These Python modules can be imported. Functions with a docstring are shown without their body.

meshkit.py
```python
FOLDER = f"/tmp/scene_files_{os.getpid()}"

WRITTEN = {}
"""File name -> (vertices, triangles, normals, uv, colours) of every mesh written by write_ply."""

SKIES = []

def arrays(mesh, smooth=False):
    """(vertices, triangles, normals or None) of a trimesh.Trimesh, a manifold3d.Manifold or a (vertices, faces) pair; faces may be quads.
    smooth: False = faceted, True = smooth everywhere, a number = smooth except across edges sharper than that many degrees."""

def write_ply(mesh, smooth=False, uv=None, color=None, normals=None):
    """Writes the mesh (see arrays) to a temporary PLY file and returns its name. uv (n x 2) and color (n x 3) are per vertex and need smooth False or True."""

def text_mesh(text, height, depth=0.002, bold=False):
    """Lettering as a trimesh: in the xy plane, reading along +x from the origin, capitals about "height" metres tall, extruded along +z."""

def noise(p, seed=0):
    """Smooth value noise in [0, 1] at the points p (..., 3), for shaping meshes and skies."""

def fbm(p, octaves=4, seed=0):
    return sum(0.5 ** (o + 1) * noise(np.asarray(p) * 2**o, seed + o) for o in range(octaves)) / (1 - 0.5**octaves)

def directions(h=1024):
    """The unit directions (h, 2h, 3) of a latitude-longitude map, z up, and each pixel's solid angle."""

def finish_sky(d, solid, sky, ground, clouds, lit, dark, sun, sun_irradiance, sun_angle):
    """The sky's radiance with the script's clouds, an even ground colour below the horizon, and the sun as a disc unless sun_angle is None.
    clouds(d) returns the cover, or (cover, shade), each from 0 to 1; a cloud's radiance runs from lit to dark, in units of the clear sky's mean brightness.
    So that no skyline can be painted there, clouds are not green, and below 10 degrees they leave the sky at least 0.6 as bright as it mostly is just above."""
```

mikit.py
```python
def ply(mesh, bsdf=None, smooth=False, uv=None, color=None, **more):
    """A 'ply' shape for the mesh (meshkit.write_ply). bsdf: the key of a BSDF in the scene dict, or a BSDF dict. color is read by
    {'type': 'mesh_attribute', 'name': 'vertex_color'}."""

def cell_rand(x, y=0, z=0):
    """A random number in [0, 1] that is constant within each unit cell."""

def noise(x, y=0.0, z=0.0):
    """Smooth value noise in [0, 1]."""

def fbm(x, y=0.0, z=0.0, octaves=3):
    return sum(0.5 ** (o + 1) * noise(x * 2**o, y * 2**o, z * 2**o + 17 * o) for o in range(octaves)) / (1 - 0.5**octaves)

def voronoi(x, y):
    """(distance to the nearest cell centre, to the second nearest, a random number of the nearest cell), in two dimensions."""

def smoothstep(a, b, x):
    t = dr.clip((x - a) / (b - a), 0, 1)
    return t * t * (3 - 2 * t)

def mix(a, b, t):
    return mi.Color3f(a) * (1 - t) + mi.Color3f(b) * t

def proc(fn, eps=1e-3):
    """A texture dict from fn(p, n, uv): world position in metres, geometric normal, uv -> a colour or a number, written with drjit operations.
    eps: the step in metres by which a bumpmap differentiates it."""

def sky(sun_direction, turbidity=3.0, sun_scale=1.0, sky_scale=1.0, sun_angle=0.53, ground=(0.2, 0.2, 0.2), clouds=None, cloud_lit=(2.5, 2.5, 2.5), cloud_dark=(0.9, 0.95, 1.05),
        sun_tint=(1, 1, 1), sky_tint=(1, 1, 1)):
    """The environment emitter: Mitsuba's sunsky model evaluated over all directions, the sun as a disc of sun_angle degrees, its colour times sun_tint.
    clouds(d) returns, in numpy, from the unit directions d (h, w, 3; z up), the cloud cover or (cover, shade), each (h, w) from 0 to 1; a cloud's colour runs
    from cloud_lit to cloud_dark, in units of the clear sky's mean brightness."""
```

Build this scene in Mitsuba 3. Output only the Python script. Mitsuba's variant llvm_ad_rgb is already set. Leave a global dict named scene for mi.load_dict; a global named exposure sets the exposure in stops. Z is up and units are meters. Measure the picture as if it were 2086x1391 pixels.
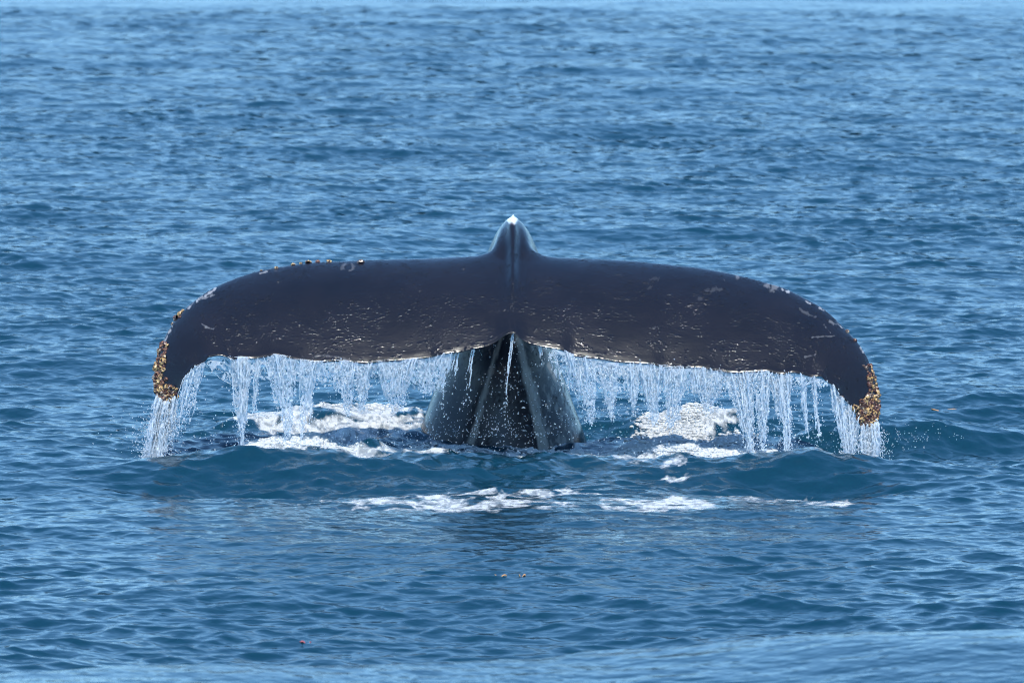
import math, random
import numpy as np, trimesh, manifold3d
import drjit as dr, mitsuba as mi, mikit, meshkit
from mikit import proc, noise, fbm, smoothstep, mix
from scipy.spatial import cKDTree, Delaunay
from scipy.interpolate import PchipInterpolator
from scipy.ndimage import gaussian_filter1d

scene, labels = {}, {}
T = mi.ScalarTransform4f
rng = np.random.default_rng(7)

# ------------------------------------------------------------------ camera, sky, exposure
CAM = np.array([0.0, -40.0, 4.0])
FPX = 13559.0                                    # focal length in pixels of the 2086-pixel photograph
PITCH = math.atan(1131.5 / FPX)
FWD = np.array([0, math.cos(PITCH), -math.sin(PITCH)])
UPV = np.array([0, math.sin(PITCH), math.cos(PITCH)])
scene['camera'] = {'type': 'thinlens', 'fov': math.degrees(2 * math.atan(1043 / FPX)), 'fov_axis': 'x',
                   'aperture_radius': 0.015, 'focus_distance': 39.7, 'near_clip': 0.5, 'far_clip': 20000.0,
                   'to_world': T().look_at(origin=CAM.tolist(), target=(CAM + FWD * 40).tolist(), up=[0, 0, 1])}
SUN_EL, SUN_AZ = math.radians(63), math.radians(184)     # high, behind the camera
scene['daylight'] = mikit.sky((-math.cos(SUN_EL) * math.sin(SUN_AZ), math.cos(SUN_EL) * math.cos(SUN_AZ), math.sin(SUN_EL)), turbidity=2.2, sky_scale=2.0, sky_tint=(.80, 1.06, 1.14), sun_tint=(.86, .98, 1.14))
exposure = 1.65


def wpt(px, py, y):
    """The point at depth y that lies behind pixel (px, py) of the photograph; used to size things from the photograph."""
    d = FWD * FPX + np.array([1.0, 0, 0]) * (px - 1043) + UPV * (695.5 - py)
    return CAM + d * ((y - CAM[1]) / d[1])


def gpt(px, py, z=0.0):
    d = FWD * FPX + np.array([1.0, 0, 0]) * (px - 1043) + UPV * (695.5 - py)
    return CAM + d * ((z - CAM[2]) / d[2])


def project(p):
    q = np.asarray(p) - CAM
    w = q @ FWD
    return np.stack([1043 + FPX * q[..., 0] / w, 695.5 - FPX * (q @ UPV) / w], -1)


def tag(key, label=None, category=None, group=None, kind=None):
    labels[key] = {k: v for k, v in dict(label=label, category=category, group=group, kind=kind).items() if v}


def number(name, used={}):
    used[name] = used.get(name, -1) + 1
    return name if used[name] == 0 else f'{name}_{used[name]:03d}'


# ------------------------------------------------------------------ materials
# foam on the water: where it floats (centre x, y, half sizes, strength)
FOAM = []
def foam_at(px0, px1, py0, py1, s):
    a, b = gpt(px0, py1), gpt(px1, py0)
    FOAM.append(((a[0] + b[0]) / 2, (a[1] + b[1]) / 2, (b[0] - a[0]) / 2, (b[1] - a[1]) / 2, s))
foam_at(430, 900, 838, 905, 0.74)        # white water behind, left
foam_at(540, 880, 836, 862, 0.85)
foam_at(440, 720, 905, 940, 0.95)        # crest left
foam_at(640, 1000, 905, 950, 0.66)
foam_at(1290, 1530, 850, 925, 0.82)      # white water right
foam_at(1080, 1420, 890, 960, 0.64)
foam_at(1420, 1850, 900, 960, 0.55)
foam_at(820, 1280, 876, 932, 0.58)
foam_at(1320, 1560, 905, 940, 0.85)
foam_at(1340, 1410, 950, 980, 0.62)
foam_at(570, 1290, 985, 1045, 0.51)      # floating streaks in front
foam_at(720, 1000, 992, 1018, 0.58)
foam_at(1000, 1280, 985, 1012, 0.58)
foam_at(1190, 1480, 1000, 1045, 0.69)
foam_at(1620, 1770, 1015, 1035, 0.66)
foam_at(1430, 1780, 975, 1035, 0.38)


def foam_mask(p, n, uv):
    w = mi.Float(0)
    for cx, cy, rx, ry, s in FOAM:
        d = dr.sqrt(dr.square((p.x - cx) / rx) + dr.square((p.y - cy) / ry))
        w = dr.maximum(w, s * (1 - smoothstep(0.55, 1.25, d)))
    qx = p.x + 0.30 * (fbm(p.x * 3.0, p.y * 1.6, 3.0) - 0.5)
    qy = p.y + 0.8 * (fbm(p.x * 2.6, p.y * 1.6, 9.0) - 0.5)
    a = 1 - dr.abs(2 * fbm(qx * 4.2, qy * 3.2, 1.0, 4) - 1) * 2.4
    b = fbm(qx * 16, qy * 9, 5.0, 3)
    c = fbm(p.x * 70, p.y * 34, 8.0, 2)
    lace = 0.46 * a + 0.32 * b + 0.22 * c
    return smoothstep(1.0 - w - 0.10, 1.0 - w + 0.24, lace) * smoothstep(0.02, 0.2, w) * (0.45 + 0.5 * smoothstep(0.3, 0.6, fbm(p.x * 40, p.y * 18, 2.0, 3)))


def ripple(p, n, uv):
    r = dr.sqrt(dr.square(p.x) + dr.square(p.y + 40))
    return 0.012 * fbm(p.x * 6 + 0.8 * p.y, p.y * 7, 0.0, 3) + 0.0028 * fbm(p.x * 26, p.y * 30, 4.0, 2)


scene['water_material'] = {'type': 'blendbsdf', 'weight': proc(foam_mask),
    'a': {'type': 'bumpmap', 'arbitrary': proc(ripple, 0.004), 'scale': 1.0,
          'bsdf': {'type': 'roughplastic', 'distribution': 'ggx', 'alpha': 0.02, 'int_ior': 1.333,
                   'diffuse_reflectance': {'type': 'rgb', 'value': [0.004, 0.038, 0.066]}}},
    'b': {'type': 'diffuse', 'reflectance': {'type': 'rgb', 'value': [0.62, 0.64, 0.645]}}}
scene['spray_material'] = {'type': 'principledthin', 'base_color': {'type': 'rgb', 'value': [0.93, 0.96, 0.98]},
    'roughness': 0.12, 'spec_trans': 0.22, 'diff_trans': 0.9, 'eta': 1.33}
scene['foam_material'] = {'type': 'diffuse', 'reflectance': {'type': 'rgb', 'value': [0.62, 0.635, 0.64]}}


def seg(p, px0, py0, px1, py1, width, depth):
    """Nearness to a scratch or pale dash on the fluke, laid between two photographed ends."""
    a, b = wpt(px0, py0, depth), wpt(px1, py1, depth)
    ax, az, bx, bz = float(a[0]), float(a[2]), float(b[0] - a[0]), float(b[2] - a[2])
    t = dr.clip(((p.x - ax) * bx + (p.z - az) * bz) / (bx * bx + bz * bz), 0, 1)
    d = dr.sqrt(dr.square(p.x - ax - bx * t) + dr.square(p.z - az - bz * t))
    return 1 - smoothstep(width * 0.1, width, d + width * 2.6 * (fbm(p.x * 60, p.z * 60, 0.0, 3) - 0.5))


SCRATCHES_AND_DASHES = [(404, 612, 436, 603, .008, .7), (413, 655, 424, 661, .009, .6), (424, 661, 438, 665, .007, .5), (640, 716, 660, 713, .006, .25), (660, 713, 700, 717, .007, .3), (700, 717, 722, 726, .007, .3),
             (722, 726, 735, 738, .007, .3), (1651, 682, 1700, 681, .006, .35), (1630, 632, 1660, 646, .008, .25), (1636, 718, 1656, 715, .008, .35), (1678, 660, 1690, 675, .006, .3),
             (1565, 585, 1585, 592, .022, .5), (1575, 597, 1582, 588, .018, .5), (1442, 596, 1470, 592, .014, .14), (1425, 608, 1435, 612, .012, .12),
             (1320, 575, 1345, 571, .012, .08), (1320, 590, 1330, 586, .012, .08), (1690, 655, 1704, 661, .010, .5), (1330, 663, 1338, 660, .008, .15),
             (420, 600, 441, 586, .008, 1.3, .17), (402, 611, 412, 604, .008, 1.3, .12), (384, 627, 394, 617, .008, 1.2, .06), (344, 677, 351, 664, .008, 1.2, -.08), (335, 697, 341, 684, .007, 1.2, -.14), (330, 710, 332, 702, .006, 1.1, -.18),  # from here on: pale dashes along the leading edge
             (530, 555, 545, 552, .006, .9, .28), (1594, 589, 1604, 593, .010, 1.3, .24), (1640, 612, 1650, 617, .006, 1.0, .16), (1668, 626, 1678, 632, .006, 1.1, .1), (1706, 659, 1716, 668, .006, 1.1, .0), (1752, 708, 1757, 717, .007, 1.1, -.12)]


def skin(p, n, uv):
    base = mix((0.007, 0.008, 0.013), (0.015, 0.014, 0.020), fbm(p.x * 5, p.y * 5, p.z * 5, 4))
    # scars of the fluke's upper side, and pale dashes along its leading edge
    s = mi.Float(0)
    for a in SCRATCHES_AND_DASHES:
        s = dr.maximum(s, seg(p, *a[:4], a[4], a[6] if len(a) > 6 else -0.05) * a[5] * 0.45)
    for px, py, r, k in ((707, 545, .034, .25), (563, 547, .03, .25), (1490, 566, .040, .4)):
        c = wpt(px, py, 0.2)
        d = dr.sqrt(dr.square(p.x - float(c[0])) + dr.square((p.z - float(c[2])) * 1.9))
        s = dr.maximum(s, .55 * k * (1 - smoothstep(.002, .014, dr.abs(d - r + .022 * (fbm(p.x * 50, p.z * 50, 1.0, 3) - .5)))) * smoothstep(.35, .6, fbm(p.x * 30, p.z * 30, 6.0, 2)))
    base = mix(base, (0.50, 0.49, 0.50), s * smoothstep(0.55, 0.35, p.y))
    # pale pigment bands on the underside of the tail stock
    v = 0.62 - p.z
    wob = 0.035 * (fbm(p.x * 9, p.z * 4, 2.0, 3) - 0.5)
    right = dr.abs(p.x - (0.055 + 0.20 * v) + wob) - (0.022 + 0.022 * v)
    right2 = dr.abs(p.x - (0.15 + 0.30 * v) + 2 * wob) - (0.035 + 0.10 * smoothstep(.15, .6, v))
    left = dr.abs(p.x + (0.075 + 0.29 * v) + wob) - (0.012 + 0.012 * v)
    grain = fbm(p.x * 40, p.y * 20, p.z * 16, 3)
    m = dr.maximum(1 - smoothstep(-0.012, 0.012, right + 0.03 * (grain - 0.5)), 0.75 * (1 - smoothstep(-0.012, 0.012, left + 0.03 * (grain - 0.5))))
    m = dr.maximum(m, 0.4 * (1 - smoothstep(-0.02, 0.02, right2)) * smoothstep(0.45, 0.65, grain))
    m *= smoothstep(0.30, 0.36, p.y) * smoothstep(1.15, 1.0, p.y) * smoothstep(0.95, 0.8, p.z)
    base = mix(base, (0.40, 0.385, 0.35), m * (0.35 + 0.65 * grain))
    # sun glint painted white into the skin on top of the arch, with streaks
    glint_cap = smoothstep(1.330, 1.350, p.z + 0.012 * (noise(p.x * 60, 0.0, 3.0) - 0.5) + 0.012 * (grain - 0.5)) * smoothstep(0.055, 0.035, dr.abs(p.x + 0.012))
    return mix(base, (0.72, 0.70, 0.70), glint_cap)


def wet(p):
    """Drops and runs of water that cling to the skin."""
    q = p.x + 0.45 * (p.z - 0.9) * dr.sign(p.x)
    runs = smoothstep(0.36, 0.62, fbm(q * 5, p.z * 12, p.y * 6, 3))
    return dr.maximum(0, fbm(q * 60, p.z * 72, p.y * 60, 2) - 0.58) * runs


def skin_relief(p, n, uv):
    return 0.0009 * fbm(p.x * 16 + p.z * 5, p.z * 30, p.y * 12, 2) + 0.016 * wet(p)


def skin_rough(p, n, uv):
    return mi.Float(0.22) - 0.12 * smoothstep(0.0, 0.04, wet(p))


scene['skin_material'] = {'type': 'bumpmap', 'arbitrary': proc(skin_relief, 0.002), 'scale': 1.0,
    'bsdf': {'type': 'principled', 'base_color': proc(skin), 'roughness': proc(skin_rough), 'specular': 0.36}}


def shell_colour(dark, pale, at):
    return lambda p, n, uv: mix(dark, pale, smoothstep(at, at + 0.22, fbm(p.x * 110, p.y * 110, p.z * 110, 3)))


SHELLS = []
for k, (dark, pale, at) in enumerate((((.055, .028, .030), (.60, .39, .17), .38), ((.070, .030, .030), (.32, .16, .09), .44), ((.10, .06, .05), (.62, .50, .38), .48))):
    SHELLS.append(f'barnacle_material_{k}')
    scene[SHELLS[k]] = {'type': 'principled', 'base_color': proc(shell_colour(dark, pale, at)), 'roughness': 0.3, 'specular': 0.5}
scene['kelp_material'] = {'type': 'principled', 'base_color': {'type': 'rgb', 'value': [0.55, 0.28, 0.10]}, 'roughness': 0.4}
scene['red_leaf_material'] = {'type': 'principled', 'base_color': {'type': 'rgb', 'value': [0.30, 0.06, 0.05]}, 'roughness': 0.4}

# ------------------------------------------------------------------ the sea
def smooth01(a, b, x):
    t = np.clip((x - a) / (b - a), 0, 1)
    return t * t * (3 - 2 * t)


def make_waves():
    g = np.random.default_rng(21)
    out = []
    for lo, hi, n, slope, spread in ((3.2, 7.0, 10, .030, 28), (1.6, 3.2, 14, .030, 36), (.8, 1.6, 20, .040, 36), (.4, .8, 28, .060, 38), (.2, .4, 40, .094, 42), (.09, .2, 44, .125, 44)):
        for _ in range(n):
            lam = lo * (hi / lo) ** g.random()
            a = math.radians(-90 + 3 + spread * g.normal())        # towards the camera, a little to the right
            k = 2 * math.pi / lam
            out.append((k, math.cos(a), math.sin(a), slope * math.sqrt(2 / n) / k, g.random() * 2 * math.pi, lam))
    return out


WAVES = make_waves()
AX = [(a - 1043) * .00295 for a in (100, 250, 430, 550, 700, 950, 1200, 1330, 1400, 1500, 1620, 1700, 1830, 2000)]
AZ = [0, .02, .06, .09, .075, .06, .05, .06, .085, .08, .135, .09, .04, 0]
RIDGE = PchipInterpolator(AX, AZ)


def local_shape(x, y):
    """Swells near the whale: the wave in front of it, humps of white water behind, a smooth swell in the foreground."""
    z = np.zeros_like(x)
    yc = -1.0 + 0.12 * np.sin(x * 1.7 + 0.5)
    a = np.where((x > AX[0]) & (x < AX[-1]), RIDGE(np.clip(x, AX[0], AX[-1])), 0)
    t = (y - yc)
    z += a * np.exp(-np.where(t < 0, t / .40, t / .30) ** 2) - 1.1 * a * np.exp(-((t + .95) / .45) ** 2)
    for cx, cy, rx, ry, h in ((-1.05, 1.35, .75, .45, .12), (-.75, 1.7, .5, .35, .05), (-1.35, -.25, .38, .3, .10), (-.6, -.3, .5, .25, .04), (1.06, 1.32, .36, .25, .16), (1.15, -.30, .40, .20, .125), (1.62, -.25, .25, .2, .05), (-2.13, -.45, .30, .35, -.07), (2.15, -.42, .25, .30, -.05), (.95, .2, .3, .3, .02), (2.2, .75, .55, .3, .15), (2.85, .95, .6, .3, .11), (1.45, 1.2, .3, .2, .09)):
        z += h * np.exp(-((x - cx) / rx) ** 2 - ((y - cy) / ry) ** 2)
    yc = -13.6 + 0.10 * x + 0.35 * np.sin(x * 0.9 + 1) + 0.9 * (meshkit.fbm(np.stack([x * .7, x * 0, x * 0 + 3], -1), 3, 8) - .5)
    z += 0.55 * (.8 + .4 * meshkit.noise(np.stack([x * .45, y * .1, x * 0 + 9], -1))) * np.exp(-((y - yc) / np.where(y < yc, 7.0, 1.2)) ** 2) * np.exp(-(x / 14) ** 2)
    # long smooth undulations of the foreground swell
    fg = smooth01(-12.8, -14.5, y) * smooth01(-30, -20, y)
    z += fg * .05 * (meshkit.fbm(np.stack([x * .8 + y * .25, y * 1.1, x * 0 + 5], -1), 2, 41) - .5)
    return z


def calm(x, y):
    """How much of the short waves is left: wind patches, the slick in front of the whale, the smooth foreground, a calm band far off."""
    p = np.stack([x * .16, y * .10, x * 0 + 2.5], -1)
    c = .80 + .36 * meshkit.fbm(p, 3, 5)
    edge = 1.2 * (meshkit.fbm(np.stack([x * .5, y * .25, x * 0], -1), 3, 9) - .5)
    c *= 1 - .55 * smooth01(-6.4, -4.6, y + edge) * smooth01(-2.0, -3.2, y + edge) * np.exp(-(x / 2.6) ** 4)
    c *= 1 - .80 * smooth01(-11.6, -13.6, y + 1.4 * edge)
    far = y - 74 + 16 * (meshkit.fbm(np.stack([x * .12, x * 0, x * 0 + 7], -1), 2, 3) - .5) + .5 * (x - 2)
    c *= 1 - .6 * smooth01(0, 4, far)
    return c


def sea_height(x, y, spacing):
    x, y = x.astype(np.float32), y.astype(np.float32)
    near = np.hypot(x, y + 40)
    c = calm(x, y).astype(np.float32)
    dx, dy, z = np.zeros_like(x), np.zeros_like(x), np.zeros_like(x)
    gust = [np.clip(1.5 * (meshkit.fbm(np.stack([x * .7, y * .45, x * 0 + 20 * q], -1), 2, 30 + q) - .5) + .95, .35, 1.7).astype(np.float32) for q in range(3)]
    for num, (k, cx, cy, a, ph, lam) in enumerate(WAVES):
        keep = smooth01(1.7, 3.2, lam / spacing).astype(np.float32)
        amp = a * keep * (c if lam < 1.6 else np.sqrt(np.clip(c, .25, 2)))
        if lam < 1.6:
            amp = amp * gust[num % 3]
        s = k * (cx * x + cy * y) + ph
        z += amp * np.sin(s)
        q = amp * np.cos(s) * .85
        dx += cx * q
        dy += cy * q
    # churned water round the whale
    churn = np.exp(-(np.abs((x - .35) / 2.4) ** 4)) * smooth01(-2.3, -.3, y) * smooth01(2.6, 1.4, y)
    sel = churn > .01
    p = np.stack([x[sel] * 5, y[sel] * 3.5, x[sel] * 0], -1)
    z[sel] += (churn[sel] * (.13 * (meshkit.fbm(p, 5, 11) - .5)))
    z += local_shape(x, y)
    return x + dx, y + dy, z


def build_sea():
    ths = [0.0]
    step = math.radians(10.6) / 500
    while ths[-1] < math.pi:
        ths.append(ths[-1] + step)
        if ths[-1] > math.radians(5.3):
            step *= 1.035
    ths = np.array(ths) * math.pi / ths[-1] if ths[-1] > math.radians(170) else np.array(ths)
    # keep the fine part unscaled
    th = np.concatenate([-ths[:0:-1], ths])
    rs = [0.02, 1.0]
    while rs[-1] < 24:
        rs.append(rs[-1] * 1.12)
    rs[-1] = 24.0
    while rs[-1] < 150:
        rs.append(rs[-1] + 0.98e-4 * rs[-1] ** 1.5)
    while rs[-1] < 9000:
        rs.append(rs[-1] + max(.23, .035 * rs[-1] * min(1, (rs[-1] - 148) / 60)))
    rs = np.array(rs)
    sr = np.gradient(rs)
    R, TH = np.meshgrid(rs, th, indexing='ij')
    st = np.gradient(th)
    spacing = np.maximum(sr[:, None] * .6, rs[:, None] * st[None, :])
    x, y, z = sea_height((R * np.sin(TH)).ravel(), (-40 + R * np.cos(TH)).ravel(), spacing.ravel())
    n, m = R.shape
    i, j = np.meshgrid(np.arange(n - 1), np.arange(m - 1), indexing='ij')
    a = (i * m + j).ravel()
    f = np.concatenate([np.stack([a, a + m, a + 1], -1), np.stack([a + 1, a + m, a + m + 1], -1)])
    v = np.stack([x, y, z], -1)
    nrm = np.cross(v[f[5000, 1]] - v[f[5000, 0]], v[f[5000, 2]] - v[f[5000, 0]])
    if nrm[2] < 0:
        f = f[:, ::-1]
    return v, f


SEA_V, SEA_F = build_sea()
scene['sea'] = mikit.ply((SEA_V, SEA_F), 'water_material', smooth=True)
tag('sea', 'rippled blue sea with white foam around the diving tail', 'sea', kind='structure')
_near = (SEA_V[:, 0] ** 2 + SEA_V[:, 1] ** 2) < 36
SEA_TREE, SEA_Z = cKDTree(SEA_V[_near][:, :2]), SEA_V[_near][:, 2]


def sea_z(x, y):
    d, i = SEA_TREE.query(np.stack(np.broadcast_arrays(x, y), -1))
    return SEA_Z[i]


# ------------------------------------------------------------------ the whale
LE_L = [(1045, 520), (1020, 519), (1000, 517), (983, 518), (965, 521), (940, 526.5), (901, 530), (850, 531), (800, 531.5), (740, 533), (690, 535), (640, 537), (600, 541), (560, 547), (530, 553), (490, 565), (450, 581), (420, 597), (395, 615), (375, 632),
        (355, 656), (340, 681), (330, 705), (323, 730), (319, 755), (317, 775), (319, 797), (328, 815)]
TE_L = [(1045, 679), (1039, 679.5), (1027, 685), (1007, 699), (987, 707), (961, 712), (935, 718), (906, 721), (872, 729), (843, 732), (809, 735), (773, 738), (744, 741), (725, 739), (710, 738), (681, 736), (652, 739), (621, 736), (601, 732), (583, 728), (560, 724), (540, 728),
        (517, 731), (494, 729), (471, 733), (460, 727), (448, 725), (425, 728), (414, 741), (396, 748), (386, 758), (376, 771), (369, 789), (362, 806), (350, 811), (340, 820)]
LE_R = [(1045, 520), (1062, 518), (1078, 515), (1095, 517), (1115, 521), (1140, 527), (1174, 531), (1230, 533), (1289, 535.5), (1340, 540), (1398, 545), (1444, 551), (1490, 560), (1530, 569), (1565, 579), (1596, 588), (1622, 600), (1645, 612), (1671, 626), (1694, 644), (1714, 664),
        (1731, 681), (1746, 698), (1760, 718), (1771, 741), (1779, 765), (1784, 790), (1788, 815), (1788, 845), (1780, 864)]
TE_R = [(1045, 679), (1049, 680), (1059, 689), (1076, 699), (1090, 703), (1113, 708), (1142, 713), (1168, 725), (1197, 729), (1231, 733), (1260, 738), (1295, 740), (1326, 742), (1357, 749), (1395, 750), (1424, 749), (1452, 754), (1498, 760),
        (1530, 759), (1559, 757), (1593, 763), (1613, 759), (1636, 763), (1654, 768), (1671, 767), (1682, 776), (1703, 790), (1711, 806), (1726, 819), (1740, 833), (1751, 851), (1757, 863), (1770, 869)]
ANCH_L = ([(1045, 520), (901, 530), (740, 533), (600, 541), (450, 581), (375, 632), (330, 705), (319, 755), (328, 815)],
          [(1045, 679), (906, 721), (744, 741), (621, 736), (494, 729), (425, 728), (386, 758), (369, 789), (340, 820)])
ANCH_R = ([(1045, 520), (1174, 532), (1340, 540), (1490, 560), (1622, 600), (1714, 664), (1760, 718), (1784, 790), (1780, 864)],
          [(1045, 679), (1168, 725), (1326, 742), (1452, 754), (1593, 763), (1671, 767), (1703, 790), (1740, 833), (1770, 869)])
ANCH_U = [0, .18, .38, .56, .74, .85, .92, .965, 1.0]
Y_LE = PchipInterpolator([0, .1, .3, .56, .74, .85, .92, 1.0], [.48, .46, .43, .34, .20, .02, -.14, -.36])
Y_TE = PchipInterpolator([0, .1, .3, .56, .74, .85, .92, 1.0], [-.38, -.42, -.45, -.46, -.46, -.45, -.44, -.40])
THICK = PchipInterpolator([0, .12, .3, .56, .8, .92, 1.0], [.075, .085, .075, .055, .040, .030, .018])


def edge_curve(points, anchors, us):
    p = np.array(points, float)
    s = np.concatenate([[0], np.cumsum(np.hypot(*np.diff(p, axis=0).T))])
    sa = [s[np.argmin(np.hypot(*(p - a).T))] for a in np.array(anchors, float)]
    fine = np.linspace(-1, 1, 801)
    at = np.sign(fine) * PchipInterpolator(ANCH_U, sa)(np.abs(fine))
    at = gaussian_filter1d(np.concatenate([at, 2 * s[-1] - at[::-1][1:]]), 22)[:801]
    at = np.clip(np.interp(us, fine[400:], at[400:]), 0, s[-1])
    return np.stack([PchipInterpolator(s, p[:, 0])(at), PchipInterpolator(s, p[:, 1])(at)], -1)


def build_fluke():
    NU, NC = 230, 56
    u = np.sin(np.linspace(0, 1, NU) * math.pi / 2 * .96) / math.sin(math.pi / 2 * .96)
    u = .55 * u + .45 * np.linspace(0, 1, NU)
    c = (1 - np.cos(np.linspace(0, 1, NC) * math.pi)) / 2
    c = .75 * c + .25 * np.linspace(0, 1, NC)
    half = {}
    for side, LE, TE, AN in ((-1, LE_L, TE_L, ANCH_L), (1, LE_R, TE_R, ANCH_R)):
        le, te = edge_curve(LE, AN[0], u), edge_curve(TE, AN[1], u)
        L = np.array([wpt(*q, y) for q, y in zip(le, Y_LE(u))])
        E = np.array([wpt(*q, y) for q, y in zip(te, Y_TE(u))])
        half[side] = (L, E)
    L0 = np.vstack([half[-1][0][::-1], half[1][0][1:]])
    E0 = np.vstack([half[-1][1][::-1], half[1][1][1:]])
    # the scallops of the edges stay near the edges; the blade between them is smooth
    L, E = (gaussian_filter1d(q, 5, axis=0, mode='nearest') for q in (L0, E0))
    uu = np.concatenate([u[::-1], u[1:]])
    span = np.gradient((L + E) / 2, axis=0)
    span = gaussian_filter1d(span, 9, axis=0, mode='nearest')
    chord = E - L
    N = np.cross(span, chord)
    N /= np.linalg.norm(N, axis=1, keepdims=True)
    N[N[:, 1] > 0] *= -1
    N = gaussian_filter1d(N, 9, axis=0, mode='nearest')
    N /= np.linalg.norm(N, axis=1, keepdims=True)
    th = THICK(uu)
    prof = 2.6 * np.sqrt(np.clip(c, 0, 1)) * (1 - c) ** .9 * .62
    prof = prof / prof.max()
    rings = []
    for i in range(len(uu)):
        t = np.maximum(th[i] * prof, .007 * (1 - (2 * np.clip(c - .5, 0, .5)) ** 40) * np.minimum(1, c / .02) ** .5)
        t = t + .0015 * np.exp(-((c - .965) / .022) ** 2) * (1 - .3 * uu[i])
        t[0] = t[-1] = 0
        inset = .012
        P = L[i] + chord[i] * c[:, None] + (L0[i] - L[i]) * ((1 - c) ** 5)[:, None] + (E0[i] - E[i]) * (c ** 5)[:, None]
        belly = .035 * np.sin(c * math.pi) * (1 - uu[i] ** 2) * (.45 + .55 * smooth01(0, .2, uu[i]))
        keel = .030 * np.exp(-((P[:, 0] - .006) / .028) ** 2) * smooth01(.66, .15, c)
        up = P + N[i] * (t + belly + keel)[:, None]
        lo = P - N[i] * (t * .8 - belly * .6)[:, None]
        rings.append(np.vstack([up, lo[-2:0:-1]]))
    V = np.array(rings)
    wob = .006 * (meshkit.fbm(V * [5, 5, 5], 3, 4) - .5)
    V = V + N[:, None, :] * wob[..., None]
    m, k = V.shape[:2]
    i, j = np.meshgrid(np.arange(m - 1), np.arange(k), indexing='ij')
    a, b = (i * k + j).ravel(), (i * k + (j + 1) % k).ravel()
    f = np.concatenate([np.stack([a, a + k, b], -1), np.stack([b, a + k, b + k], -1)])
    v = V.reshape(-1, 3)
    caps = []
    for row, flip in ((0, False), (m - 1, True)):
        ci = len(v)
        v = np.vstack([v, V[row].mean(0)])
        r = row * k + np.arange(k)
        q = np.stack([r, np.roll(r, -1), np.full(k, ci)], -1)
        caps.append(q[:, ::-1] if flip else q)
    mesh = trimesh.Trimesh(v, np.vstack([f] + caps), process=False)
    if mesh.volume < 0:
        mesh.invert()
    return mesh, V, NC


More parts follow.
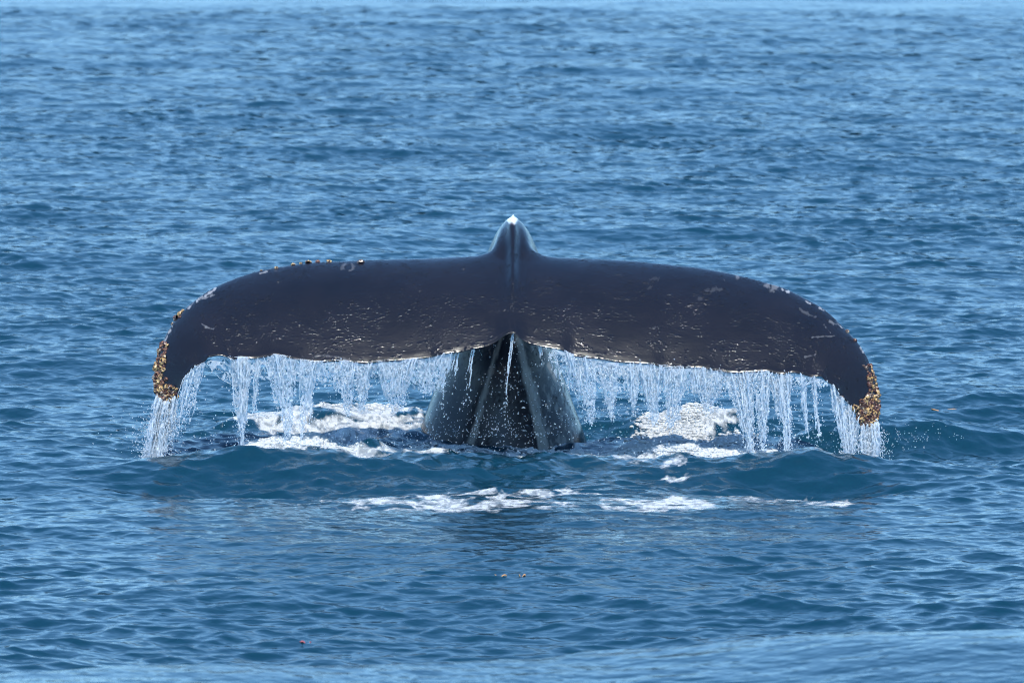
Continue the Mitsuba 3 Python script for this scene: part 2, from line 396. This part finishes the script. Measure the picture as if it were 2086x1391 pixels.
def build_stock():
    # dorsal and ventral outline (y, z), half width, from inside the fluke over the arch and down into the sea
    S = [(-.02, .865, -.02, .80, .42), (.10, .985, .06, .775, .34), (.22, 1.105, .16, .74, .28), (.36, 1.235, .26, .70, .22), (.54, 1.335, .36, .65, .18), (.74, 1.372, .44, .60, .17), (.96, 1.345, .49, .54, .19), (1.18, 1.18, .52, .46, .235),
         (1.36, .90, .53, .36, .29), (1.50, .52, .52, .20, .375), (1.62, .10, .48, -.02, .50), (1.74, -.4, .40, -.45, .62), (1.86, -1.0, .30, -1.0, .62)]
    S = np.array(S)
    t0 = np.arange(len(S))
    t = np.linspace(0, len(S) - 1, 150)
    D = PchipInterpolator(t0, S)(t)
    D = gaussian_filter1d(D, 5, axis=0, mode='nearest')
    ang = np.linspace(0, 2 * math.pi, 120, endpoint=False)
    rings = []
    for k, (dy, dz, vy, vz, w) in enumerate(D):
        cen, half = np.array([(dy + vy) / 2, (dz + vz) / 2]), np.array([(dy - vy) / 2, (dz - vz) / 2])
        s, co = np.sin(ang), np.cos(ang)
        r = k / 149
        p = 1.0 + .05 * np.clip(s, 0, 1) * np.exp(-((r - .35) / .25) ** 2) + .25 * np.clip(-s, 0, 1)
        h = np.sign(s) * np.abs(s) ** .95
        tri = .55 * math.exp(-((r - .36) / .20) ** 2) * (s > 0)
        x = w * np.sign(co) * (np.abs(co) ** p * (1 - tri) + tri * (.34 * (1 - np.abs(h) ** 5) + .72 * (1 - np.abs(h))))
        # a low keel along the back
        h = h + .045 * np.exp(-(co / .07) ** 2) * (s > 0) * np.exp(-((r - .33) / .2) ** 2)
        rings.append(np.stack([x, cen[0] + half[0] * h, cen[1] + half[1] * h], -1))
    V = np.array(rings)
    m, k = V.shape[:2]
    i, j = np.meshgrid(np.arange(m - 1), np.arange(k), indexing='ij')
    a, b = (i * k + j).ravel(), (i * k + (j + 1) % k).ravel()
    f = np.concatenate([np.stack([a, a + k, b], -1), np.stack([b, a + k, b + k], -1)])
    v = V.reshape(-1, 3)
    caps = []
    for row, flip in ((0, False), (m - 1, True)):
        ci = len(v)
        v = np.vstack([v, V[row].mean(0)])
        r = row * k + np.arange(k)
        q = np.stack([r, np.roll(r, -1), np.full(k, ci)], -1)
        caps.append(q[:, ::-1] if flip else q)
    mesh = trimesh.Trimesh(v, np.vstack([f] + caps), process=False)
    if mesh.volume < 0:
        mesh.invert()
    mesh.vertices[:, 0] += .006 - .072 * smooth01(1.0, .62, mesh.vertices[:, 2])
    return mesh


def as_manifold(m):
    return manifold3d.Manifold(manifold3d.Mesh(np.asarray(m.vertices, np.float32), np.asarray(m.faces, np.uint32)))


fluke, FL_V, FL_NC = build_fluke()
stock = build_stock()
body = (as_manifold(fluke) + as_manifold(stock)).to_mesh()
body = trimesh.Trimesh(body.vert_properties[:, :3], body.tri_verts, process=True)
df, ds = cKDTree(fluke.vertices).query(body.vertices)[0], cKDTree(stock.vertices).query(body.vertices)[0]
seam = smooth01(.20, .03, np.maximum(df, ds))
adj = trimesh.smoothing.laplacian_calculation(body, equal_weight=False)
for _ in range(8):
    seam = np.maximum(seam, .9 * (adj @ seam))
for _ in range(140):
    body.vertices = body.vertices + seam[:, None] * .6 * (adj @ body.vertices - body.vertices)
# the ridge that runs down the middle of the arch on to the fluke, with a shallow crease on either side
vx, vn = body.vertices, body.vertex_normals
on = smooth01(.15, .5, vn @ np.array([0, -.6, .8])) * smooth01(.88, 1.10, vx[:, 2]) * smooth01(.74, .42, vx[:, 1])
lie = vx[:, 0] - .004
body.vertices = vx + vn * (on * (.026 * np.exp(-(lie / .020) ** 2) - .011 * np.exp(-((np.abs(lie) - .055) / .022) ** 2)))[:, None]
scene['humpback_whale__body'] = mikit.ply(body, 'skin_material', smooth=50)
tag('humpback_whale', 'dark humpback whale tail lifted out of the sea, dripping, with barnacles on both fluke tips', 'whale')

# barnacles on the fluke's edges
def barnacle_meshes():
    out = []
    for k in range(5):
        g = np.random.default_rng(50 + k)
        prof = np.array([(1.0, 0), (.98, .25), (.86, .6), (.66, .92), (.52, 1.0), (.40, .92), (.34, .55), (0, .45)])
        n = 12
        a = np.arange(n) * 2 * math.pi / n
        rib = 1 + .13 * np.where(np.arange(n) % 2 == 0, 1, -1) * (.6 + .6 * g.random(n))
        v, f = [], []
        for q, (r, h) in enumerate(prof[:-1]):
            rr = r * (rib if q < 5 else 1)
            v.append(np.stack([rr * np.cos(a), rr * np.sin(a), np.full(n, h) + .07 * g.normal(size=n) * (q > 1)], -1))
        v = np.vstack(v + [[[0, 0, .45]]])
        for q in range(6):
            for j in range(n):
                a0, b0 = q * n + j, q * n + (j + 1) % n
                f += [[a0, b0, a0 + n], [b0, b0 + n, a0 + n]]
        for j in range(n):
            f.append([6 * n + j, 6 * n + (j + 1) % n, 7 * n])
        out.append(trimesh.Trimesh(v, f, process=False))
    return out


BARN = [mikit.ply(m, b, smooth=35) for m in barnacle_meshes() for b in (SHELLS[0], SHELLS[0], SHELLS[1], SHELLS[1], SHELLS[2])]
bt = cKDTree(project(body.vertices))
bnorm = body.vertex_normals
facing = np.einsum('ij,ij->i', bnorm, CAM - body.vertices) > -.2 * np.linalg.norm(CAM - body.vertices, axis=1)
front = np.where(facing & (body.vertices[:, 1] < .6))[0]
ft = cKDTree(project(body.vertices[front]))


def place_barnacle(px, py, r, lean=0.0):
    i = front[ft.query([px, py])[1]]
    p, n = body.vertices[i], bnorm[i] + .25 * rng.normal(size=3)
    n /= np.linalg.norm(n)
    a = np.cross(n, [.3, .2, 1]); a /= np.linalg.norm(a)
    b = np.cross(n, a)
    M = np.eye(4)
    r *= rng.uniform(.70, 1.15)
    h = r * rng.uniform(.6, 1.1)
    M[:3, 0], M[:3, 1], M[:3, 2], M[:3, 3] = a * r, b * r * rng.uniform(.85, 1.1), n * h, p - n * h * .12
    scene[number('humpback_whale__barnacle')] = {**BARN[rng.integers(25)], 'to_world': T(M)}


def cluster(region, n, mind, r0, r1):
    pts = []
    for _ in range(6000):
        px, py = rng.uniform(region[0], region[2]), rng.uniform(region[1], region[3])
        d, i = ft.query([px, py])
        if d > 5 or not region[4](px, py) or any((px - a) ** 2 + (py - b) ** 2 < mind ** 2 for a, b in pts):
            continue
        pts.append((px, py))
        place_barnacle(px, py, rng.uniform(r0, r1))
        if len(pts) >= n:
            break


lex = PchipInterpolator([700, 730, 755, 775, 797, 822], [331, 323, 319, 317, 319, 328])
rex = PchipInterpolator([741, 765, 790, 815, 845, 872], [1771, 1779, 1784, 1788, 1788, 1776])
cluster((300, 700, 350, 826, lambda x, y: x < lex(y) + 14 + 8 * (y > 790)), 85, 5.4, .013, .022)
cluster((325, 790, 362, 815, lambda x, y: True), 16, 6.5, .012, .02)
cluster((1750, 744, 1800, 868, lambda x, y: x > rex(y) - 14 - 20 * smooth01(790, 830, y)), 100, 5.6, .011, .020)
cluster((1742, 815, 1792, 870, lambda x, y: y > 833 - (x - 1742) * .5), 55, 6, .012, .020)
for px, py, r in ((627, 533, .020), (648, 533, .019), (672, 532, .021), (733, 535, .020), (598, 539, .013), (611, 538, .011), (563, 546, .012), (533, 551, .013), (338, 772, .018), (345, 788, .019), (364, 640, .02), (370, 634, .019), (358, 649, .019), (366, 646, .014),
                  (350, 660, .013), (1727, 676, .016), (1742, 693, .014), (1716, 809, .013), (1741, 830, .02), (1755, 818, .02), (1766, 809, .018), (1768, 818, .017)):
    place_barnacle(px, py, r)

# ------------------------------------------------------------------ falling water
TEX = np.vstack([edge_curve(TE_L, ANCH_L[1], np.linspace(0, 1, 300))[::-1], edge_curve(TE_R, ANCH_R[1], np.linspace(0, 1, 300))])
TEU = np.concatenate([np.linspace(0, 1, 300)[::-1], np.linspace(0, 1, 300)])


def te_point(px):
    """A point of the trailing edge."""
    if px < TEX[0, 0]:                                # under the rounded tips
        return wpt(px, 806 + (px - 318) * .5, -.38)
    if px > TEX[-1, 0]:
        return wpt(px, 868 - (px - 1770) * .5, -.39)
    i = np.argmin(np.abs(TEX[:, 0] - px))
    return wpt(TEX[i, 0], TEX[i, 1] - 2, float(Y_TE(TEU[i])) + .01)


class Water:
    """Collects strands and drops into one mesh."""
    ICO = trimesh.creation.icosahedron()

    def __init__(self):
        self.v, self.f, self.n = [], [], 0

    def add(self, v, f):
        self.v.append(v); self.f.append(f + self.n); self.n += len(v)

    def drop(self, p, r, stretch=1.0):
        q = self.ICO.vertices * r
        a = rng.uniform(0, 6.3)
        c, s = math.cos(a), math.sin(a)
        q = q @ np.array([[c, -s, 0], [s, c, 0], [0, 0, 1]])
        self.add(q * [1, 1, stretch] + p, self.ICO.faces)

    def tube(self, pts, rad, sides=5):
        m = len(pts)
        if m < 3:
            return
        a = np.arange(sides) * 2 * math.pi / sides + rng.uniform(0, 1)
        t = np.gradient(pts, axis=0)
        t /= np.linalg.norm(t, axis=1, keepdims=True) + 1e-9
        e = np.cross(t, [0.1, 1, 0.05]); e /= np.linalg.norm(e, axis=1, keepdims=True) + 1e-9
        b = np.cross(t, e)
        rad = np.array(rad); rad[0] *= .15; rad[-1] *= .15
        v = pts[:, None] + rad[:, None, None] * (np.cos(a)[None, :, None] * e[:, None] + np.sin(a)[None, :, None] * b[:, None])
        i, j = np.meshgrid(np.arange(m - 1), np.arange(sides), indexing='ij')
        p, q = (i * sides + j).ravel(), (i * sides + (j + 1) % sides).ravel()
        self.add(v.reshape(-1, 3), np.concatenate([np.stack([p, q, p + sides], -1), np.stack([q, q + sides, p + sides], -1)]))

    def mesh(self):
        return np.vstack(self.v), np.vstack(self.f)


MPP = .00294


def strand(w, x0, x1, y, z0, z1, r, sway=.008, ragged=.5):
    """One falling thread of water from (x0, z0) to (x1, z1), beaded, torn into drops lower down."""
    L = z0 - z1
    if L < .02:
        return
    m = max(6, int(L / .009))
    t = np.linspace(0, 1, m)
    s = rng.uniform(0, 100)
    nz = lambda f, o: meshkit.fbm(np.stack([t * L * f + s, t * 0 + o, t * 0], -1), 3, 1) - .5
    x = x0 + (x1 - x0) * t ** .8 + 2 * sway * nz(9, 3) * t ** .5 + .006 * nz(40, 5)
    yy = y + 2 * sway * nz(9, 7) - .02 * t
    pts = np.stack([x, yy, z0 - L * t], -1)
    rad = r * (.35 + 1.5 * np.clip(nz(35, 11) + .5, 0, 1)) * (1 - .45 * t)
    hole = (nz(14, 17) + .5) < (ragged * (t - .15) * .95)
    start = None
    for k in range(m + 1):
        if k < m and not hole[k]:
            start = k if start is None else start
        elif start is not None:
            w.tube(pts[start:k], rad[start:k])
            start = None
    for k in np.where(rng.random(m) < .16 + .3 * hole)[0]:
        w.drop(pts[k] + rng.normal(size=3) * [.006, .008, .004], r * rng.uniform(.4, 1.1), rng.uniform(1, 1.8))


def net(w, px0, px1, pyb, pxb, wb, n, r, ragged, film):
    """The torn net of water in a falling curtain: threads between scattered knots, with films of water across some of its meshes."""
    top = [te_point(a) for a in np.linspace(px0, px1, 12)]
    tx, ty, tz = (np.array([q[k] for q in top]) for k in range(3))
    zb = wpt(pxb, pyb, float(ty.mean()))[2]
    L, W = float(tz.mean()) - zb, max(px1 - px0, 6) * MPP
    k = int(n * 6)
    q, d = rng.random(k), rng.random(k) ** 1.35
    s = rng.uniform(0, 99)
    finger = meshkit.noise(np.stack([q * W * 16 + s, q * 0, q * 0], -1))
    qb = np.clip((pxb - px0) / max(px1 - px0, 1), .1, .9)
    reach = np.clip(.30 + .55 * finger * (.5 + ragged) + .9 * (1 - ragged * .6) * np.exp(-((q - qb) / .32) ** 2), .12, 1)
    keep = d < reach
    q, d = q[keep], d[keep]
    if len(q) < 8:
        return
    narrow = d ** 1.3
    x = np.interp(q, np.linspace(0, 1, 12), tx)
    xb = tx.mean() + (pxb - (px0 + px1) / 2) * MPP + (q - .5) * wb * MPP
    pinch = .5 + .5 * meshkit.noise(np.stack([d * L * 14 + s, d * 0, d * 0], -1))
    x = x + (xb - x) * np.minimum(narrow * 1.2 * pinch, 1) + .014 * (meshkit.fbm(np.stack([x * 12, d * L * 12, d * 0 + s], -1), 2, 2) - .5)
    y = np.interp(q, np.linspace(0, 1, 12), ty) + .05 * (meshkit.fbm(np.stack([x * 10, d * L * 9, d * 0 + s + 9], -1), 2, 2) - .5)
    zt = np.interp(q, np.linspace(0, 1, 12), tz)
    z = zt + .004 + (zb - zt) * d
    P = np.stack([x, y, z], -1)
    tri = Delaunay(np.stack([x, z * .45], -1)).simplices
    e = np.unique(np.sort(np.vstack([tri[:, [0, 1]], tri[:, [1, 2]], tri[:, [2, 0]]]), 1), axis=0)
    dl = np.linalg.norm(P[e[:, 0]] - P[e[:, 1]], axis=1)
    dm = (d[e[:, 0]] + d[e[:, 1]]) / 2
    steep = np.abs(z[e[:, 0]] - z[e[:, 1]]) / dl
    e = e[(dl < .085) & (rng.random(len(e)) < (.30 + .65 * steep ** 2) * (1 - ragged * .75 * dm))]
    for a, b in e:
        t = np.linspace(0, 1, 5)[:, None]
        pts = P[a] * (1 - t) + P[b] * t + rng.normal(size=(5, 3)) * [.0025, .002, .002]
        w.tube(pts, r * rng.uniform(.2, .75) * rng.uniform(.5, 1.4, 5), 4)
    v, f = P[tri].reshape(-1, 3), None
    size = np.linalg.norm(P[tri].max(1) - P[tri].min(1), axis=1)
    ok = (size < .09) & (rng.random(len(tri)) < film * (1 - .8 * d[tri].mean(1)))
    if ok.any():
        v = P[tri[ok]].reshape(-1, 3)
        w.add(v, np.arange(len(v)).reshape(-1, 3))
    for p in np.repeat(P, 2, axis=0)[rng.random(2 * len(P)) < .42]:
        w.drop(p + rng.normal(size=3) * [.008, .012, .012] - [0, 0, .016], rng.uniform(.0016, .0060), rng.uniform(.9, 1.7))


def stream(px0, px1, pyb, pxb, wb, n, r=.0042, ragged=.5, lace=1.0):
    """Water that leaves the trailing edge between px0 and px1 and narrows to wb pixels about pxb at pyb."""
    w = Water()
    net(w, px0, px1, pyb, pxb, wb, n, r, ragged, .62)
    for _ in range(int(n * .22)):
        a = rng.uniform(px0, px1)
        p = te_point(a)
        q = (a - px0) / max(px1 - px0, 1e-6) - .5
        zb = wpt(pxb, pyb, p[1])[2]
        reach = max(.15, 1 - .75 * abs(2 * q) ** 1.1 * rng.uniform(.3, 1) - .3 * ragged * rng.random())
        xe = p[0] + ((pxb + q * wb) - a) * MPP * min(1, reach * 1.1)
        strand(w, p[0], xe, p[1] + rng.normal() * .02, p[2] + .004, p[2] + (zb - p[2]) * reach, r * rng.uniform(.4, 1.2), sway=.022, ragged=ragged)
    for _ in range(int(n * 4)):
        a = rng.uniform(px0, px1)
        p = te_point(a)
        zb = wpt(pxb, pyb, p[1])[2]
        d = rng.random() ** .8
        q = (a - px0) / max(px1 - px0, 1e-6) - .5
        x = p[0] + ((pxb + q * wb) - a) * MPP * d ** .8 + rng.normal() * .014 * (1 + d)
        w.drop(np.array([x, p[1] + rng.normal() * .04, p[2] + (zb - p[2]) * d]), rng.uniform(.0013, .0042), rng.uniform(1, 1.6))
    return w


STREAMS = [
    ((319, 356, 952, 318, 62, 360), dict(r=.006, ragged=.1), 'thick white water column pouring from the barnacled left fluke tip'),
    ((372, 415, 900, 362, 34, 34), dict(ragged=.75, lace=1.5), 'pale curved veil of water trailing from inside the left fluke tip'),
    ((472, 510, 912, 493, 8, 60), dict(r=.005, ragged=.25), 'long straight water stream that narrows to a point, third from the left tip'),
    ((521, 530, 852, 517, 4, 12), dict(ragged=.15), 'thin slanting thread of water right of the long straight stream'),
    ((545, 604, 905, 583, 12, 46), dict(ragged=.45), 'forked water stream joining into one thread, left half of the fluke'),
    ((610, 646, 908, 617, 12, 22), dict(ragged=.35), 'pair of thin water threads reaching the foam, left half of the fluke'),
    ((672, 722, 850, 708, 14, 46), dict(ragged=.7, lace=1.6), 'broken curtain of water right of the paired threads on the left half'),
    ((722, 758, 838, 738, 10, 40), dict(ragged=.7, lace=1.6), 'ragged water curtain with torn tip over the brightest left foam'),
    ((770, 850, 835, 806, 34, 80), dict(ragged=.8, lace=1.8), 'wide short curtain of water left of the tail stock'),
    ((850, 925, 800, 880, 50, 46), dict(ragged=.9, lace=1.2), 'short dripping fringe of water beside the left edge of the tail stock'),
    ((1148, 1215, 862, 1200, 26, 66), dict(ragged=.8, lace=1.6), 'first water curtain to the right of the tail stock'),
    ((1220, 1262, 855, 1246, 12, 48), dict(ragged=.75, lace=1.5), 'second water curtain to the right of the tail stock, a pointed finger'),
    ((1266, 1302, 848, 1290, 10, 34), dict(ragged=.8, lace=1.4), 'third and slimmest water finger to the right of the tail stock'),
    ((1302, 1350, 868, 1330, 14, 66), dict(ragged=.65, lace=1.6), 'fourth water curtain to the right of the tail stock, dense and pointed'),
    ((1352, 1402, 875, 1368, 16, 56), dict(ragged=.7, lace=1.5), 'fifth water curtain to the right of the tail stock, above the right foam mound'),
    ((1404, 1474, 840, 1440, 44, 74), dict(ragged=.8, lace=1.8), 'wide short water curtain left of the strong right columns'),
    ((1476, 1536, 930, 1528, 16, 80), dict(r=.005, ragged=.3), 'strong water column reaching the foam, first of three on the right'),
    ((1536, 1570, 920, 1556, 10, 42), dict(ragged=.45), 'middle water column of the three on the right half'),
    ((1570, 1612, 926, 1604, 12, 62), dict(r=.005, ragged=.25), 'strong water column nearest the thin right threads'),
    ((1628, 1642, 908, 1646, 5, 16), dict(ragged=.15), 'left one of two thin water threads near the right fluke tip'),
    ((1654, 1664, 905, 1668, 4, 14), dict(ragged=.1), 'right one of two thin water threads near the right fluke tip'),
    ((1690, 1752, 944, 1728, 24, 90), dict(r=.005, ragged=.35, lace=1.5), 'pale water veil along the inner edge of the right fluke tip'),
    ((415, 925, 790, 670, 420, 110), dict(r=.0032, ragged=1.0, lace=1.0), 'thin dripping fringe of water along the left trailing edge'),
    ((1112, 1690, 800, 1400, 520, 130), dict(r=.0032, ragged=1.0, lace=1.0), 'thin dripping fringe of water along the right trailing edge'),
    ((1756, 1789, 944, 1776, 42, 240), dict(r=.006, ragged=.1), 'thick white water column pouring from the barnacled right fluke tip'),
]
for args, kw, label in STREAMS:
    key = number('water_stream')
    scene[key] = mikit.ply(stream(*args, **kw).mesh(), 'spray_material', smooth=True)
    tag(key, label, 'water stream', 'water streams falling from the trailing edge of the fluke')

# drips over the tail stock and loose spray
w = Water()
for px0, py0, px1, py1, k in ((1046, 684, 1030, 830, 3), (965, 715, 948, 830, 3), (905, 728, 900, 850, 4), (1098, 706, 1105, 745, 3), (1128, 712, 1140, 760, 2), (935, 720, 920, 790, 3)):
    for _ in range(k):
        p = te_point(px0 + rng.normal() * 2)
        strand(w, p[0], p[0] + (px1 - px0 + rng.normal() * 4) * MPP, p[1] + .02, p[2], wpt(px1, py1, p[1])[2], .0035, ragged=1.0)
for _ in range(300):
    px, py = 1030 + rng.normal() * (25 + 60 * rng.random()), rng.uniform(690, 930)
    w.drop(wpt(px, py, rng.uniform(-.4, .4)), rng.uniform(.0012, .0038))
for _ in range(1500):
    px, py = rng.uniform(270, 1820), 730 + 210 * rng.random() ** .7
    y = -.42 + rng.normal() * .15
    if np.interp(px, [270, 315, 340, 420, 1045, 1650, 1760, 1820], [820, 830, 830, 735, 690, 765, 870, 880]) < py:
        w.drop(wpt(px, py, y), rng.uniform(.0012, .0042), rng.uniform(1, 1.4))
for cx, cy, sx, sy, k in ((318, 938, 28, 34, 800), (330, 880, 16, 40, 300), (700, 915, 90, 14, 350), (1772, 936, 22, 26, 380), (1530, 928, 22, 14, 150), (1604, 926, 20, 14, 150), (494, 908, 12, 12, 90), (300, 920, 45, 40, 160), (1790, 920, 40, 30, 120), (700, 890, 120, 25, 300), (1400, 880, 80, 20, 220), (1560, 920, 80, 22, 200), (1030, 890, 120, 25, 350), (1850, 900, 60, 15, 100)):
    for _ in range(k):
        w.drop(wpt(cx + sx * rng.normal(), cy - abs(sy * rng.normal()), rng.uniform(-.5, .6)), rng.uniform(.0012, .004))
scene['spray'] = mikit.ply(w.mesh(), 'spray_material', smooth=False)
tag('spray', 'fine water drops and spray in the air below the fluke', 'spray', kind='stuff')

# ------------------------------------------------------------------ thick foam standing on the water
def foam_clump(spots, r0, r1):
    w = Water()
    ico = trimesh.creation.icosphere(subdivisions=1)
    spots = [(x + a, y + b) for x, y in spots for a, b in ((0, 0), np.clip(rng.normal(size=2), -1.5, 1.5) * [.022, .03])]
    for x, y in spots:
        r = r0 * .6 + (r1 * .75 - r0 * .6) * rng.random() ** 2
        q = ico.vertices * (1 + .35 * (meshkit.noise(ico.vertices * 2.5 + rng.uniform(0, 50)) - .5))[:, None]
        w.add(q * r * [1.35, 1.25, .8] + [x, y, float(sea_z(x, y)) + r * .1], ico.faces)
    return w


def patch(px0, py0, px1, py1, sx, sy, n):
    a, b = gpt(px0, py0), gpt(px1, py1)
    t = rng.random(n)
    return [(a[0] + (b[0] - a[0]) * k + np.clip(rng.normal(), -2, 2) * sx, a[1] + (b[1] - a[1]) * k + np.clip(rng.normal(), -2, 2) * sy) for k in t]


FOAMS = [
    (patch(460, 936, 690, 930, .08, .08, 700) + patch(520, 928, 640, 925, .06, .06, 500), .005, .018, 'bright white foam along the crest of the left wave'),
    (patch(580, 862, 850, 852, .10, .16, 900) + patch(680, 850, 780, 845, .08, .09, 400), .005, .018, 'long bank of white foam on the water left of the tail stock'),
    (patch(1320, 880, 1430, 872, .06, .10, 600) + patch(1380, 885, 1530, 915, .07, .12, 700) + patch(1300, 890, 1520, 900, .06, .25, 500), .005, .018, 'mound of white foam on the water right of the tail stock'),
    (patch(1340, 928, 1530, 928, .05, .09, 900) + patch(1390, 930, 1560, 932, .05, .08, 500) + patch(1560, 928, 1720, 936, .06, .10, 260) + patch(1080, 905, 1300, 925, .06, .14, 300) + patch(1300, 915, 1420, 905, .08, .12, 350), .005, .017, 'bright white foam in front of the right foam mound'),
    (patch(845, 905, 930, 925, .06, .10, 160) + patch(1090, 918, 1230, 915, .08, .08, 260) + patch(930, 924, 1100, 924, .08, .05, 90), .004, .013, 'thin broken foam round the foot of the tail stock'),
    (patch(296, 938, 345, 932, .035, .05, 500), .006, .020, 'splash foam under the left fluke tip'),
    (patch(1705, 936, 1800, 930, .04, .05, 300), .005, .016, 'splash foam under the right fluke tip'),
]
for spots, r0, r1, label in FOAMS:
    key = number('foam_patch')
    scene[key] = mikit.ply(foam_clump(spots, r0, r1).mesh(), 'foam_material', smooth=True)
    tag(key, label, 'foam', kind='stuff')

# ------------------------------------------------------------------ floating bits
def blade(L, wd, seed):
    g = np.random.default_rng(seed)
    t = np.linspace(0, 1, 14)
    mid = np.stack([(t - .5) * L, .12 * L * np.sin(t * 4 + seed), -.002 + .006 * np.sin(t * 7 + seed)], -1)
    hw = wd * np.sin(t * math.pi) ** .6 * (.7 + .5 * g.random(14)) + .001
    v, f = [], []
    for s, dz in ((-1, 0), (0, .004), (1, 0), (0, -.004)):
        v.append(mid + np.stack([t * 0, s * hw, t * 0 + dz], -1))
    v = np.vstack(v)
    for k in range(4):
        for i in range(13):
            a, b = k * 14 + i, ((k + 1) % 4) * 14 + i
            f += [[a, a + 1, b], [a + 1, b + 1, b]]
    return trimesh.Trimesh(v, f)


for px, py, L, wd, mat, name, label, cat in (
        (1925, 834, .17, .022, 'kelp_material', 'kelp_blade', 'long orange-brown kelp blade floating far right of the right fluke tip', 'kelp'),
        (1978, 831, .09, .012, 'kelp_material', 'kelp_blade', 'shorter faint kelp piece just right of the long blade', 'kelp'),
        (1064, 1170, .035, .025, 'kelp_material', 'kelp_blade', 'small yellow-brown kelp scrap floating in the foreground below the foam streaks', 'kelp'),
        (1020, 1172, .06, .015, 'kelp_material', 'kelp_blade', 'dull kelp scrap just left of the yellow one in the foreground', 'kelp'),
        (622, 1310, .055, .03, 'red_leaf_material', 'seaweed_scrap', 'red scrap of seaweed floating near the lower left edge', 'seaweed')):
    near = (0, 0, 0)
    for _ in range(4):
        p = gpt(px, py, near[2])
        near = SEA_V[np.argmin((SEA_V[:, 0] - p[0]) ** 2 + (SEA_V[:, 1] - p[1]) ** 2)]
    m = blade(L, wd, int(px))
    m.apply_translation([p[0], p[1], near[2]])
    key = number(name)
    scene[key] = mikit.ply(m, mat, smooth=40)
    tag(key, label, cat)
